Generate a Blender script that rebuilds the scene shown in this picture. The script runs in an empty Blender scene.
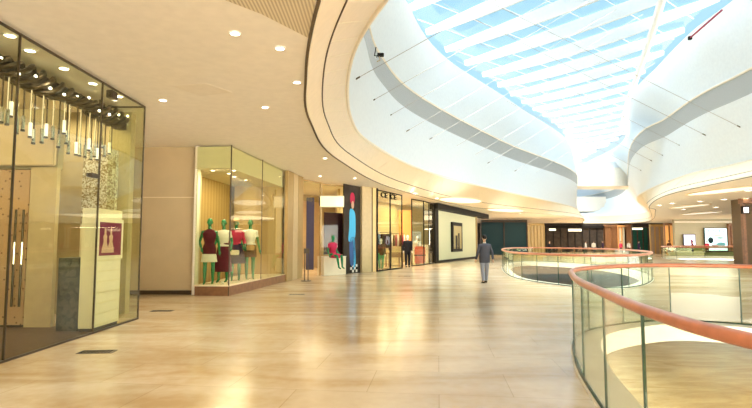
import bpy, bmesh, math, random
from mathutils import Vector, Matrix
from mathutils.geometry import tessellate_polygon
random.seed(7)
S = bpy.context.scene
COL = S.collection
PI = math.pi
# ------------------------------------------------------------------ camera, sky, sun, exposure
CAMH, FPX = 1.56, 510.0
PITCH = math.atan(38.0 / FPX)
cd = bpy.data.cameras.new('camera'); cam = bpy.data.objects.new('camera', cd); COL.objects.link(cam)
cd.sensor_width = 36.0; cd.lens = FPX / 752 * 36.0; cd.clip_end = 500; cd.clip_start = 0.05
cam.location = (0, 0, CAMH); cam.rotation_euler = (PI / 2 + PITCH, 0, 0)
S.camera = cam
S.view_settings.view_transform = 'Standard'; S.view_settings.look = 'None'
S.view_settings.gamma = 1.0; S.view_settings.exposure = 0.66
W = bpy.data.worlds.new('sky'); S.world = W; W.use_nodes = True
wn = W.node_tree; wn.nodes.clear()
wo = wn.nodes.new('ShaderNodeOutputWorld'); bg = wn.nodes.new('ShaderNodeBackground')
tc = wn.nodes.new('ShaderNodeTexCoord'); sx = wn.nodes.new('ShaderNodeSeparateXYZ')
rp = wn.nodes.new('ShaderNodeValToRGB')
rp.color_ramp.elements[0].position = 0.0; rp.color_ramp.elements[0].color = (1.0, 0.94, 0.84, 1)
rp.color_ramp.elements[1].position = 0.26; rp.color_ramp.elements[1].color = (0.44, 0.74, 0.90, 1)
e = rp.color_ramp.elements.new(0.07); e.color = (0.86, 0.93, 0.96, 1)
wn.links.new(tc.outputs['Generated'], sx.inputs[0]); wn.links.new(sx.outputs['Z'], rp.inputs[0])
wn.links.new(rp.outputs[0], bg.inputs[0]); wn.links.new(bg.outputs[0], wo.inputs[0])
mr_ = wn.nodes.new('ShaderNodeMapRange'); mr_.inputs['From Min'].default_value = .02; mr_.inputs['From Max'].default_value = .13
mr_.inputs['To Min'].default_value = 7.5; mr_.inputs['To Max'].default_value = .72      # horizon band boosted as added fill for ceiling and walls
wn.links.new(sx.outputs['Z'], mr_.inputs['Value']); wn.links.new(mr_.outputs['Result'], bg.inputs[1])
sd = bpy.data.lights.new('sun', 'SUN'); sun = bpy.data.objects.new('sun', sd); COL.objects.link(sun)
sd.energy = 4.9; sd.angle = math.radians(35); sd.color = (1.0, 0.97, 0.92)
sun.rotation_euler = (math.radians(5), math.radians(-5), 0)

def area(name, loc, size, power, color=(1, 0.93, 0.8), rot=(0, 0, 0), sy=None):
    l = bpy.data.lights.new(name, 'AREA'); o = bpy.data.objects.new(name, l); COL.objects.link(o)
    l.shape = 'RECTANGLE'; l.size = size; l.size_y = sy or size; l.energy = power; l.color = color
    o.location = loc; o.rotation_euler = rot
    return o

# ------------------------------------------------------------------ photo-to-place helpers
cp, sp_ = math.cos(PITCH), math.sin(PITCH)
def ray(px, py):
    u = (px - 376) / FPX; v = (204 - py) / FPX
    return Vector((u, cp - v * sp_, sp_ + v * cp))
def hz(px, py, z=0.0):            # point of the horizontal level z
    d = ray(px, py); t = (z - CAMH) / d.z
    return Vector((d.x * t, d.y * t, z))
def at(px, py, Y):                # point at distance Y
    d = ray(px, py); t = Y / d.y
    return Vector((d.x * t, Y, CAMH + d.z * t))

# ------------------------------------------------------------------ materials
MATS = {}
def mat(name, color, rough=0.6, metal=0.0, noise=0.0, nscale=6.0, emit=None, estr=0.0, bump=0.0, coat=0.0):
    if name in MATS: return MATS[name]
    m = bpy.data.materials.new(name); m.use_nodes = True; nt = m.node_tree
    b = nt.nodes['Principled BSDF']
    b.inputs['Roughness'].default_value = rough; b.inputs['Metallic'].default_value = metal
    b.inputs['Base Color'].default_value = (*color, 1)
    b.inputs['Coat Weight'].default_value = coat
    if max(color) < .17 and not metal: b.inputs['Specular IOR Level'].default_value = .15
    t = nt.nodes.new('ShaderNodeTexCoord'); n = nt.nodes.new('ShaderNodeTexNoise')
    n.inputs['Scale'].default_value = nscale; n.inputs['Detail'].default_value = 4
    nt.links.new(t.outputs['Object'], n.inputs['Vector'])
    r = nt.nodes.new('ShaderNodeValToRGB'); k = noise if noise else 0.03
    r.color_ramp.elements[0].color = (*[max(0, c * (1 - k)) for c in color], 1); r.color_ramp.elements[0].position = .3
    r.color_ramp.elements[1].color = (*[min(1, c * (1 + k)) for c in color], 1); r.color_ramp.elements[1].position = .7
    nt.links.new(n.outputs['Fac'], r.inputs[0]); nt.links.new(r.outputs[0], b.inputs['Base Color'])
    if bump:
        bp = nt.nodes.new('ShaderNodeBump'); bp.inputs['Strength'].default_value = bump
        nt.links.new(n.outputs['Fac'], bp.inputs['Height']); nt.links.new(bp.outputs[0], b.inputs['Normal'])
    if emit:
        b.inputs['Emission Color'].default_value = (*emit, 1); b.inputs['Emission Strength'].default_value = estr
    MATS[name] = m
    return m
def glass_mat(name, tint, refl=1.0, rough=0.0):
    m = bpy.data.materials.new(name); m.use_nodes = True; nt = m.node_tree; nt.nodes.clear()
    o = nt.nodes.new('ShaderNodeOutputMaterial'); mx = nt.nodes.new('ShaderNodeMixShader')
    tr = nt.nodes.new('ShaderNodeBsdfTransparent'); gl = nt.nodes.new('ShaderNodeBsdfGlossy')
    fr = nt.nodes.new('ShaderNodeLayerWeight'); fr.inputs[0].default_value = .5
    pw = nt.nodes.new('ShaderNodeMath'); pw.operation = 'POWER'; pw.inputs[1].default_value = 4.5
    mu = nt.nodes.new('ShaderNodeMath'); mu.operation = 'MULTIPLY_ADD'
    tr.inputs[0].default_value = (*tint, 1); gl.inputs['Roughness'].default_value = rough
    gl.inputs[0].default_value = (1, 1, 1, 1)
    mu.inputs[1].default_value = .7 * refl; mu.inputs[2].default_value = .022 * refl; mu.use_clamp = True
    nt.links.new(fr.outputs['Facing'], pw.inputs[0]); nt.links.new(pw.outputs[0], mu.inputs[0]); nt.links.new(mu.outputs[0], mx.inputs[0])
    nt.links.new(tr.outputs[0], mx.inputs[1]); nt.links.new(gl.outputs[0], mx.inputs[2])
    nt.links.new(mx.outputs[0], o.inputs[0]); MATS[name] = m
    return m
def marble_mat(name, c1, c2, tile, rough=0.1, joint=0.86):
    m = bpy.data.materials.new(name); m.use_nodes = True; nt = m.node_tree; b = nt.nodes['Principled BSDF']
    t = nt.nodes.new('ShaderNodeTexCoord'); n = nt.nodes.new('ShaderNodeTexNoise'); w = nt.nodes.new('ShaderNodeTexNoise')
    n.inputs['Scale'].default_value = 0.8; n.inputs['Detail'].default_value = 6; n.inputs['Distortion'].default_value = 1.5
    w.inputs['Scale'].default_value = 7; w.inputs['Detail'].default_value = 5
    mp = nt.nodes.new('ShaderNodeMapping'); mp.inputs['Scale'].default_value = (0.35, 1, 1); mp.inputs['Rotation'].default_value = (0, 0, 0.2)
    nt.links.new(t.outputs['Object'], mp.inputs[0]); nt.links.new(mp.outputs[0], n.inputs['Vector']); nt.links.new(t.outputs['Object'], w.inputs['Vector'])
    r = nt.nodes.new('ShaderNodeValToRGB'); r.color_ramp.elements[0].position = .34; r.color_ramp.elements[1].position = .66
    r.color_ramp.elements[0].color = (*c1, 1); r.color_ramp.elements[1].color = (*c2, 1)
    ad = nt.nodes.new('ShaderNodeMath'); ad.operation = 'MULTIPLY_ADD'; ad.inputs[1].default_value = 0.25
    nt.links.new(w.outputs['Fac'], ad.inputs[0])
    sb = nt.nodes.new('ShaderNodeMath'); sb.operation = 'SUBTRACT'; sb.inputs[1].default_value = .125
    nt.links.new(n.outputs['Fac'], sb.inputs[0]); nt.links.new(sb.outputs[0], ad.inputs[2]); nt.links.new(ad.outputs[0], r.inputs[0])
    br = nt.nodes.new('ShaderNodeTexBrick'); br.inputs['Scale'].default_value = 1.0; br.inputs['Mortar Size'].default_value = 0.006
    br.inputs['Brick Width'].default_value = tile; br.inputs['Row Height'].default_value = tile * .6; br.offset = 0.5
    br.inputs['Color1'].default_value = (1, 1, 1, 1); br.inputs['Color2'].default_value = (.9, .9, .88, 1)
    br.inputs['Mortar'].default_value = (joint * .85, joint * .8, joint * .72, 1)
    mr = nt.nodes.new('ShaderNodeMapping'); mr.inputs['Rotation'].default_value = (0, 0, 0.12)
    nt.links.new(t.outputs['Object'], mr.inputs[0]); nt.links.new(mr.outputs[0], br.inputs['Vector'])
    mx = nt.nodes.new('ShaderNodeMix'); mx.data_type = 'RGBA'; mx.blend_type = 'MULTIPLY'; mx.inputs[0].default_value = 1
    nt.links.new(r.outputs[0], mx.inputs[6]); nt.links.new(br.outputs['Color'], mx.inputs[7])
    nt.links.new(mx.outputs[2], b.inputs['Base Color'])
    b.inputs['Roughness'].default_value = rough; b.inputs['Specular IOR Level'].default_value = 0.55
    MATS[name] = m; return m
def stripe_mat(name, c1, c2, scale, axis='X', rough=.6, bump=.0, metal=0.):
    m = bpy.data.materials.new(name); m.use_nodes = True; nt = m.node_tree; b = nt.nodes['Principled BSDF']
    t = nt.nodes.new('ShaderNodeTexCoord'); w = nt.nodes.new('ShaderNodeTexWave'); w.wave_type = 'BANDS'; w.bands_direction = axis
    w.inputs['Scale'].default_value = scale; nt.links.new(t.outputs['Object'], w.inputs[0])
    r = nt.nodes.new('ShaderNodeValToRGB'); r.color_ramp.elements[0].color = (*c1, 1); r.color_ramp.elements[1].color = (*c2, 1)
    r.color_ramp.elements[0].position = .35; r.color_ramp.elements[1].position = .6
    nt.links.new(w.outputs['Fac'], r.inputs[0]); nt.links.new(r.outputs[0], b.inputs['Base Color'])
    b.inputs['Roughness'].default_value = rough; b.inputs['Metallic'].default_value = metal; MATS[name] = m; return m
def mosaic_mat(name, c1, c2, scale, rough=.2, metal=.4):
    m = bpy.data.materials.new(name); m.use_nodes = True; nt = m.node_tree; b = nt.nodes['Principled BSDF']
    t = nt.nodes.new('ShaderNodeTexCoord'); v = nt.nodes.new('ShaderNodeTexVoronoi'); v.inputs['Scale'].default_value = scale
    nt.links.new(t.outputs['Object'], v.inputs['Vector'])
    r = nt.nodes.new('ShaderNodeValToRGB'); r.color_ramp.elements[0].color = (*c1, 1); r.color_ramp.elements[1].color = (*c2, 1)
    r.color_ramp.elements[0].position = .3; r.color_ramp.elements[1].position = .7
    nt.links.new(v.outputs['Color'], r.inputs[0]); nt.links.new(r.outputs[0], b.inputs['Base Color'])
    b.inputs['Roughness'].default_value = rough; b.inputs['Metallic'].default_value = metal; MATS[name] = m; return m
def stud_mat(name, c1, dark):      # pale polished wood dotted with little studs
    m = bpy.data.materials.new(name); m.use_nodes = True; nt = m.node_tree; b = nt.nodes['Principled BSDF']
    t = nt.nodes.new('ShaderNodeTexCoord'); v = nt.nodes.new('ShaderNodeTexVoronoi'); v.inputs['Scale'].default_value = 6; v.inputs['Randomness'].default_value = .6
    v.voronoi_dimensions = '2D'; a_ = nt.nodes.new('ShaderNodeSeparateXYZ'); c_ = nt.nodes.new('ShaderNodeCombineXYZ')
    nt.links.new(t.outputs['Object'], a_.inputs[0]); nt.links.new(a_.outputs['X'], c_.inputs['X']); nt.links.new(a_.outputs['Z'], c_.inputs['Y']); nt.links.new(c_.outputs[0], v.inputs['Vector'])
    r = nt.nodes.new('ShaderNodeValToRGB'); r.color_ramp.elements[0].color = (*dark, 1); r.color_ramp.elements[1].color = (*c1, 1)
    r.color_ramp.elements[0].position = .08; r.color_ramp.elements[1].position = .12
    nt.links.new(v.outputs['Distance'], r.inputs[0]); nt.links.new(r.outputs[0], b.inputs['Base Color'])
    b.inputs['Roughness'].default_value = .35; MATS[name] = m; return m

M_floor = marble_mat('floor_marble', (.56, .39, .20), (.82, .69, .50), 1.5, .19)
M_lower = marble_mat('lower_marble', (.55, .40, .20), (.80, .64, .38), 1.6, .2)
M_ceil = mat('ceiling_plaster', (.96, .89, .78), .8)
M_white = mat('white_plaster', (.87, .93, .98), .7)
M_warmwhite = mat('warm_white_plaster', (.93, .87, .75), .6)
M_fascia = mat('fascia_panel', (.87, .71, .48), .4)
M_soffit = mat('soffit_sand', (.90, .77, .54), .5)
M_band = stripe_mat('louvre_band', (.40, .41, .40), (.50, .51, .50), 9.0, 'DIAGONAL', .5)
M_line = mat('dark_line', (.14, .10, .06), .5)
M_bronze = mat('dark_bronze', (.09, .065, .04), .35, .6)
M_black = mat('black_metal', (.015, .013, .011), .6)
M_dark = mat('dark_interior', (.045, .035, .028), .6, noise=.3, nscale=2)
M_teal = mat('dark_teal_glazing', (.008, .028, .036), .55)
M_copper = mat('copper_handrail', (.62, .23, .13), .28, .35, noise=.12, nscale=9)
M_gold = mat('gilt_panel', (.46, .32, .13), .35, .25, noise=.08, nscale=1.5)
M_gold2 = mat('pale_gilt_panel', (.62, .48, .26), .4, .1, noise=.06)
M_oak = stripe_mat('oak_panelling', (.42, .26, .09), (.52, .34, .13), 1.2, 'Y', .45)
M_tan = mat('tan_stone', (.62, .48, .28), .45, noise=.04, nscale=2)
M_cream = mat('cream_wall', (.84, .76, .56), .55)
M_stud = stud_mat('studded_wood', (.58, .36, .20), (.20, .10, .05))
M_polish = mat('polished_sand_panel', (.66, .50, .30), .22, noise=.05)
M_mosaic = mosaic_mat('glitter_mosaic', (.40, .30, .12), (1, .97, .85), 40)
M_slate = mosaic_mat('dark_slate', (.035, .03, .02), (.09, .08, .055), 14, .5, 0)
M_darkfloor = mat('dark_threshold_stone', (.11, .06, .035), .4, noise=.2)
M_lowshade = mat('painted_lower_shade', (.16, .085, .04), .6, noise=.3, nscale=.6)  # dark brown standing in for the unlit lower level
M_shopwall = mat('boutique_wall', (.48, .39, .22), .5, noise=.05)
M_chrome = mat('chrome', (.8, .78, .72), .12, 1.0)
M_crystal = mat('crystal_glow', (.9, .92, .85), .1, 0, emit=(1, .97, .85), estr=.5)
M_lamp = mat('lamp_lens', (1, 1, 1), .4, emit=(1, .95, .84), estr=9)
M_oval = mat('lit_recess', (1, 1, 1), .5, emit=(1, .93, .78), estr=.5)
M_green = mat('green_lacquer', (.006, .22, .075), .25, coat=.4)
M_cloth_w = mat('white_cloth', (.82, .80, .74), .9)
M_cloth_r = mat('crimson_cloth', (.50, .02, .08), .85)
M_cloth_m = mat('maroon_cloth', (.11, .012, .03), .85)
M_cloth_n = mat('navy_cloth', (.03, .02, .06), .85)
M_cloth_b = mat('brown_cloth', (.12, .05, .025), .85)
M_cloth_k = mat('black_cloth', (.015, .015, .02), .85)
M_cloth_g = mat('grey_suit_cloth', (.075, .077, .095), .8)
M_straw = mat('straw', (.55, .33, .13), .8)
M_skin = mat('skin', (.62, .38, .25), .5)
M_hair = mat('black_hair', (.02, .015, .012), .5)
M_red = mat('red_plastic', (.55, .03, .03), .4)
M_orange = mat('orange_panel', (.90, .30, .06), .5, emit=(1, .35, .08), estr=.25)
M_blue = mat('blue_print', (.05, .50, .90), .5)
M_navy = mat('blue_jeans_print', (.03, .12, .36), .6)
M_counter = mat('cream_counter', (.88, .80, .60), .35)
M_wood = mat('brown_wood', (.26, .12, .05), .45, noise=.2)
M_plum = mat('plum_print', (.25, .02, .10), .4)
G_shop = glass_mat('shop_glass', (.91, .92, .80), .75)
G_rail = glass_mat('balustrade_glass', (.90, .93, .86), .8)
G_sky = glass_mat('roof_glass', (.93, .97, 1.0), .5)
M_edge = mat('glass_edge', (.05, .09, .06), .2)

# ------------------------------------------------------------------ object helpers
def props(o, label=None, cat=None, group=None, kind=None):
    if label: o['label'] = label
    if cat: o['category'] = cat
    if group: o['group'] = group
    if kind: o['kind'] = kind
    return o
def obj(name, bm, m, parent=None, smooth=False, **kw):
    me = bpy.data.meshes.new(name)
    if isinstance(bm, bmesh.types.BMesh):
        bmesh.ops.recalc_face_normals(bm, faces=bm.faces); bm.to_mesh(me); bm.free()
    else: me = bm
    me.materials.clear(); me.materials.append(m)
    if smooth:
        for p in me.polygons: p.use_smooth = True
    o = bpy.data.objects.new(name, me); COL.objects.link(o)
    if parent is not None: o.parent = parent
    return props(o, **kw)
def thing(name, label, cat, loc=(0, 0, 0), rz=0, group=None):
    o = bpy.data.objects.new(name, None); COL.objects.link(o)
    o.location = loc; o.rotation_euler = (0, 0, rz); o.empty_display_size = .1
    return props(o, label, cat, group)
def dup(root, loc=None, rz=None, label=None, group=None):
    r = root.copy(); COL.objects.link(r)
    if loc is not None: r.location = loc
    if rz is not None: r.rotation_euler = (0, 0, rz)
    props(r, label, None, group)
    for ch in list(root.children):
        c = ch.copy(); COL.objects.link(c); c.parent = r
        for g in list(ch.children):
            d = g.copy(); COL.objects.link(d); d.parent = c
    return r
def box(bm, x0, y0, z0, x1, y1, z1, bev=0):
    r = bmesh.ops.create_cube(bm, size=1); vs = r['verts']
    for v in vs:
        v.co = Vector(((x0 + x1) / 2 + v.co.x * (x1 - x0), (y0 + y1) / 2 + v.co.y * (y1 - y0), (z0 + z1) / 2 + v.co.z * (z1 - z0)))
    if bev:
        es = list({e for v in vs for e in v.link_edges}); bmesh.ops.bevel(bm, geom=es, offset=bev, segments=2, affect='EDGES')
    return bm
def bx(*a, **k): return box(bmesh.new(), *a, **k)
def slab(bm, a, b, z0, z1, t):       # upright board from plan point a to b, thickness t
    a = Vector((a[0], a[1])); b = Vector((b[0], b[1])); d = (b - a).normalized(); n = Vector((-d.y, d.x)) * t / 2
    c = [a + n, b + n, b - n, a - n]
    lo = [bm.verts.new((p.x, p.y, z0)) for p in c]; hi = [bm.verts.new((p.x, p.y, z1)) for p in c]
    bm.faces.new(lo[::-1]); bm.faces.new(hi)
    for i in range(4): bm.faces.new((lo[i], lo[(i + 1) % 4], hi[(i + 1) % 4], hi[i]))
    return bm
def sl(*a): return slab(bmesh.new(), *a)
def prism(pts, z0, z1, holes=()):
    bm = bmesh.new(); loops = [list(pts)] + [list(h) for h in holes]
    flat = [p for l in loops for p in l]
    tris = tessellate_polygon([[Vector((p[0], p[1], 0)) for p in l] for l in loops])
    hi = [bm.verts.new((p[0], p[1], z1)) for p in flat]
    for t in tris:
        try: bm.faces.new([hi[i] for i in t])
        except ValueError: pass
    if z0 is not None:
        lo = [bm.verts.new((p[0], p[1], z0)) for p in flat]
        for t in tris:
            try: bm.faces.new([lo[i] for i in t][::-1])
            except ValueError: pass
        k = 0
        for l in loops:
            n = len(l)
            for i in range(n): bm.faces.new((lo[k + i], lo[k + (i + 1) % n], hi[k + (i + 1) % n], hi[k + i]))
            k += n
    return bm
def tube(bm, pts, radii, seg=10, closed=False, cap=True, flat=1.0):
    pts = [Vector(p) for p in pts]; n = len(pts)
    if not isinstance(radii, (list, tuple)): radii = [radii] * n
    rings = []; up = None
    for i in range(n):
        a = pts[(i - 1) % n] if (closed or i > 0) else pts[i]; b = pts[(i + 1) % n] if (closed or i < n - 1) else pts[i]
        t = (b - a).normalized()
        ref = Vector((0, 0, 1)) if abs(t.z) < .95 else Vector((0, 1, 0))
        s = t.cross(ref).normalized()
        if up is not None and s.dot(up) < 0: s = -s
        up = s; w = s.cross(t).normalized()
        rings.append([bm.verts.new(pts[i] + (s * math.cos(2 * PI * k / seg) + w * math.sin(2 * PI * k / seg) * flat) * radii[i]) for k in range(seg)])
    for i in range(n if closed else n - 1):
        r0, r1 = rings[i], rings[(i + 1) % n]
        for k in range(seg): bm.faces.new((r0[k], r0[(k + 1) % seg], r1[(k + 1) % seg], r1[k]))
    if not closed and cap: bm.faces.new(rings[0][::-1]); bm.faces.new(rings[-1])
    return bm
def tb(*a, **k): return tube(bmesh.new(), *a, **k)
def rings(bm, rs, seg=20):           # stacked ellipses (cx, cy, z, rx, ry)
    R = [[bm.verts.new((cx + rx * math.cos(2 * PI * k / seg), cy + ry * math.sin(2 * PI * k / seg), z)) for k in range(seg)] for cx, cy, z, rx, ry in rs]
    for a, b in zip(R, R[1:]):
        for k in range(seg): bm.faces.new((a[k], a[(k + 1) % seg], b[(k + 1) % seg], b[k]))
    bm.faces.new(R[0][::-1]); bm.faces.new(R[-1])
    return bm
def ball(bm, c, r):
    res = bmesh.ops.create_uvsphere(bm, u_segments=14, v_segments=9, radius=1)
    for v in res['verts']: v.co = Vector((c[0] + v.co.x * r[0], c[1] + v.co.y * r[1], c[2] + v.co.z * r[2]))
    return bm
def fuse(bm, voxel, smooth=3):       # melts overlapping pieces into one continuous skin
    me = bpy.data.meshes.new('t'); bmesh.ops.recalc_face_normals(bm, faces=bm.faces); bm.to_mesh(me); bm.free()
    o = bpy.data.objects.new('t', me); COL.objects.link(o)
    r = o.modifiers.new('r', 'REMESH'); r.mode = 'VOXEL'; r.voxel_size = voxel; r.use_smooth_shade = True
    s = o.modifiers.new('s', 'SMOOTH'); s.iterations = smooth; s.factor = .5
    out = bpy.data.meshes.new_from_object(o.evaluated_get(bpy.context.evaluated_depsgraph_get()))
    bpy.data.objects.remove(o); return out
def spline(keys, per=6, closed=True):
    K = [Vector(k) for k in keys]; n = len(K); out = []
    for i in range(n if closed else n - 1):
        g = lambda j: K[j % n] if closed else K[max(0, min(n - 1, j))]
        p0, p1, p2, p3 = g(i - 1), g(i), g(i + 1), g(i + 2)
        for k in range(per):
            t = k / per
            out.append(.5 * ((2 * p1) + (p2 - p0) * t + (2 * p0 - 5 * p1 + 4 * p2 - p3) * t * t + (3 * p1 - 3 * p2 + p3 - p0) * t ** 3))
    if not closed: out.append(K[-1].copy())
    return out
def loft(la, za, lb, zb):
    bm = bmesh.new(); n = len(la)
    A = [bm.verts.new((p[0], p[1], za)) for p in la]; B = [bm.verts.new((p[0], p[1], zb)) for p in lb]
    for i in range(n): bm.faces.new((A[i], A[(i + 1) % n], B[(i + 1) % n], B[i]))
    return bm
def arclen(pts, step, closed=True):
    P = [Vector((p[0], p[1])) for p in pts]
    if closed: P = P + [P[0]]
    L = [0]
    for a, b in zip(P, P[1:]): L.append(L[-1] + (b - a).length)
    n = max(3, round(L[-1] / step)); out = []; j = 0
    for i in range(n + (0 if closed else 1)):
        s = L[-1] * i / n
        while j < len(L) - 2 and L[j + 1] < s: j += 1
        f = (s - L[j]) / max(1e-6, L[j + 1] - L[j]); out.append(P[j].lerp(P[j + 1], min(1, f)))
    return out
def struct(name, bm, m, parent=None, smooth=False):
    return obj(name, bm, m, parent, smooth, kind=None if parent else 'structure')

# ------------------------------------------------------------------ the atrium loops (plan curves by level)
ZC, ZB, ZL, ZH, ZE = 4.45, 5.8, 9.0, 10.2, 14.0
def keyed(z, ks): return [Vector((k[1], k[2])) if k[0] == 'w' else hz(k[1], k[2], z).xy for k in ks]
w, p = 'w', 'p'
A = keyed(ZC, [(w, .2, 3.0), (p, 322, 0), (p, 308, 75), (p, 312, 122), (p, 340, 160), (p, 400, 190), (p, 480, 208), (w, 24, 60), (w, 33, 80), (w, 38, 72), (p, 655, 211), (p, 648.5, 207), (p, 665, 195.5), (p, 752, 176), (w, 15, 8), (w, 8, -1.5)])
B = keyed(ZB, [(w, 1.6, 5.6), (p, 385, 0), (p, 349, 68), (p, 351.5, 120), (p, 372, 144), (p, 420, 169), (p, 480, 186), (w, 24, 62), (w, 34, 83), (w, 39, 74), (p, 637, 200), (p, 646, 191), (p, 687, 175), (p, 752, 160), (w, 17, 12), (w, 10, 4.5)])
C = keyed(ZL, [(w, 3.5, 7), (w, .6, 11), (w, -.6, 14.5), (p, 365, 41), (p, 381, 82), (p, 422, 118), (p, 504, 156), (p, 578, 186), (w, 37, 105), (w, 39, 82), (p, 632, 158), (p, 668, 135), (p, 700, 116), (p, 752, 93), (w, 17.5, 13), (w, 10, 6)])
E = keyed(ZE, [(w, 6, 14), (w, 3.5, 17), (w, 1.8, 20), (w, 1.2, 23), (p, 408, 4), (p, 445, 57), (p, 518, 106), (p, 572, 149), (w, 37, 105), (w, 33, 80), (p, 622, 142), (p, 630, 99), (p, 658, 66), (p, 690, 33), (w, 17.5, 22), (w, 11, 15)])
LA, LB, LC, LE = [spline(k, 8) for k in (A, B, C, E)]
LM = [a.lerp(b, .30) for a, b in zip(LA, LB)]
ZM = 4.84

# ------------------------------------------------------------------ rings in the floor (openings to the level below)
ring1 = spline([(1.75, 2.37), (1.79, 3.3), (2.05, 4.6), (2.58, 6.7), (3.45, 8.75), (4.85, 9.9), (6.0, 10.15), (7.1, 9.5), (8.1, 7.6), (8.2, 4.5), (7.0, 1.2), (5, -.2), (3, -.1), (2.0, .9)], 8)
ring2 = spline([(6.6, 18.6), (6.0, 22), (6.75, 27), (8.15, 33), (10.0, 38.5), (12.3, 41), (14.2, 38), (15.0, 33), (14.2, 28), (12.5, 23.3), (10.4, 19.6), (8.6, 17.5), (7.4, 17.5)], 8)
ring3 = spline([(27, 46), (29, 52), (33, 57), (38, 57), (40, 52), (37, 46), (32, 43)], 8)
def inset(loop, d):
    n = len(loop); out = []
    area_ = sum(loop[i].x * loop[(i + 1) % n].y - loop[(i + 1) % n].x * loop[i].y for i in range(n))
    s = 1 if area_ > 0 else -1
    for i in range(n):
        t = (loop[(i + 1) % n] - loop[i - 1]).normalized(); out.append(loop[i] + Vector((-t.y, t.x)) * d * s)
    return out
h1, h2, h3 = inset(ring1, .38), inset(ring2, .4), inset(ring3, .4)
outline = [(-16, -6), (60, -6), (60, 115), (-16, 115)]

# ------------------------------------------------------------------ SETTING
struct('floor', prism(outline, None, 0.0, [h1, h2, h3]), M_floor)
for i, (h, r) in enumerate(((h1, ring1), (h2, ring2), (h3, ring3))):
    o = inset(r, -.02)
    bm = loft(h, -.3, h, .0); struct('trim_%d' % (i + 1), bm, M_warmwhite)
    struct('trim_%d' % (i + 4), prism(inset(r, -.04), .0, .012, [h]), M_warmwhite)
struct('floor_lower', prism([(-10, -10), (110, -10), (110, 220), (-10, 220)], None, -5.6), M_lower)
struct('floor_lower_shade', prism([(4, 47), (110, 47), (110, 220), (4, 220)], None, -5.59), M_lowshade)  # dark sheet paints the lower floor as unlit below the middle opening
struct('ceiling_lower', prism([(-9, -9), (58, -9), (58, 78), (-9, 78)], None, -.31, [inset(h1, -.01), inset(h2, -.01), inset(h3, -.01)]), M_ceil)
area('lower_level_fill', (14, 12, -.5), 5, 1300, (1, .88, .64), sy=5)  # added fill that brightens the lower floor
struct('ceiling', prism(outline, ZC, ZC + .05, [LA]), M_ceil)
# white rim on the ceiling beside the opening, fascia with two dark grooves, seamed stone band
struct('trim_7', prism(inset(LA, -.06), ZC - .02, ZC - .001, [inset(LA, -.015)]), M_line)
struct('wall_fascia', loft(LA, ZC, LM, ZM), M_fascia, smooth=True)
fas = struct('wall_fascia_upper', loft(LM, ZM, LB, ZB), M_fascia, smooth=True)
struct('trim_8', tb([(q.x, q.y, ZM) for q in LM], .02, 6, True), M_line)
sm = bmesh.new()
for i in range(4, len(LA), 2):
    a, b = LM[i], LB[i]; tube(sm, [(a.x, a.y, ZM), (b.x, b.y, ZB)], .012, 4)
struct('trim_9', sm, M_soffit)
struct('trim_10', tb([(q.x, q.y, ZB) for q in LB], .06, 8, True), M_warmwhite)
struct('wall_atrium', loft(LB, ZB, LC, ZL), M_white, smooth=True)
struct('wall_louvre', loft(LC, ZL, LC, ZH), M_band, smooth=True)
struct('trim_11', tb([(q.x, q.y, ZH + .05) for q in LC], .06, 8, True), M_warmwhite)
struct('wall_vault', loft(LC, ZH + .1, LE, ZE), M_white, smooth=True)
# roof: glass, purlins and deep white ribs
roof = struct('window_1', prism(inset(LE, -.6), ZE + 1.25, ZE + 1.28), G_sky)
U = Vector((.62, -.785)).normalized(); N = Vector((-U.y, U.x))
if N.y < 0: N = -N
def clip(poly, n, s):
    out = []
    for i in range(len(poly)):
        a, b = poly[i], poly[(i + 1) % len(poly)]; da, db = a.dot(n) - s, b.dot(n) - s
        if da * db < 0: out.append(a.lerp(b, da / (da - db)))
    return out
LEo = inset(LE, -.5)
s = 13.0
while s < 88:
    c = sorted(clip(LEo, N, s), key=lambda q: q.dot(U))
    if len(c) >= 2 and (c[-1] - c[0]).length > 1.5:
        a, b = c[0], c[-1]; bm = bmesh.new(); K = 14; tp = []; 
        for k in range(K + 1):
            q = a.lerp(b, k / K); dip = (.30 + .50 * math.sin(PI * k / K) ** .8) * (1.0 if s < 36 else max(.45, 1 - (s - 36) * .03))
            tp.append([bm.verts.new((q.x + N.x * o, q.y + N.y * o, z)) for o, z in ((-.17, ZE + 1.22), (.17, ZE + 1.22), (.07, ZE + 1.2 - dip), (-.07, ZE + 1.2 - dip))])
        for r0, r1 in zip(tp, tp[1:]):
            for k in range(4): bm.faces.new((r0[k], r0[(k + 1) % 4], r1[(k + 1) % 4], r1[k]))
        bm.faces.new(tp[0]); bm.faces.new(tp[-1][::-1])
        struct('rib', bm, M_white, roof)
    s += 3.15
s = -60
while s < 0:
    c = sorted(clip(LEo, U, s), key=lambda q: q.dot(N))
    if len(c) >= 2 and (c[-1] - c[0]).length > 2:
        bm = bmesh.new()
        for a, b in zip(c[0::2], c[1::2]): tube(bm, [(a.x, a.y, ZE + 1.16), (b.x, b.y, ZE + 1.16)], .035, 4)
        struct('purlin', bm, M_white, roof)
    s += 2.1
spine = [hz(667, -10, ZE), hz(655, 30, ZE), hz(641, 71, ZE), hz(628, 105, ZE), hz(621, 133, ZE)]
struct('spine_beam', tb([(q.x, q.y, ZE + .35) for q in spine], .22, 8), M_white, roof)
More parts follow.
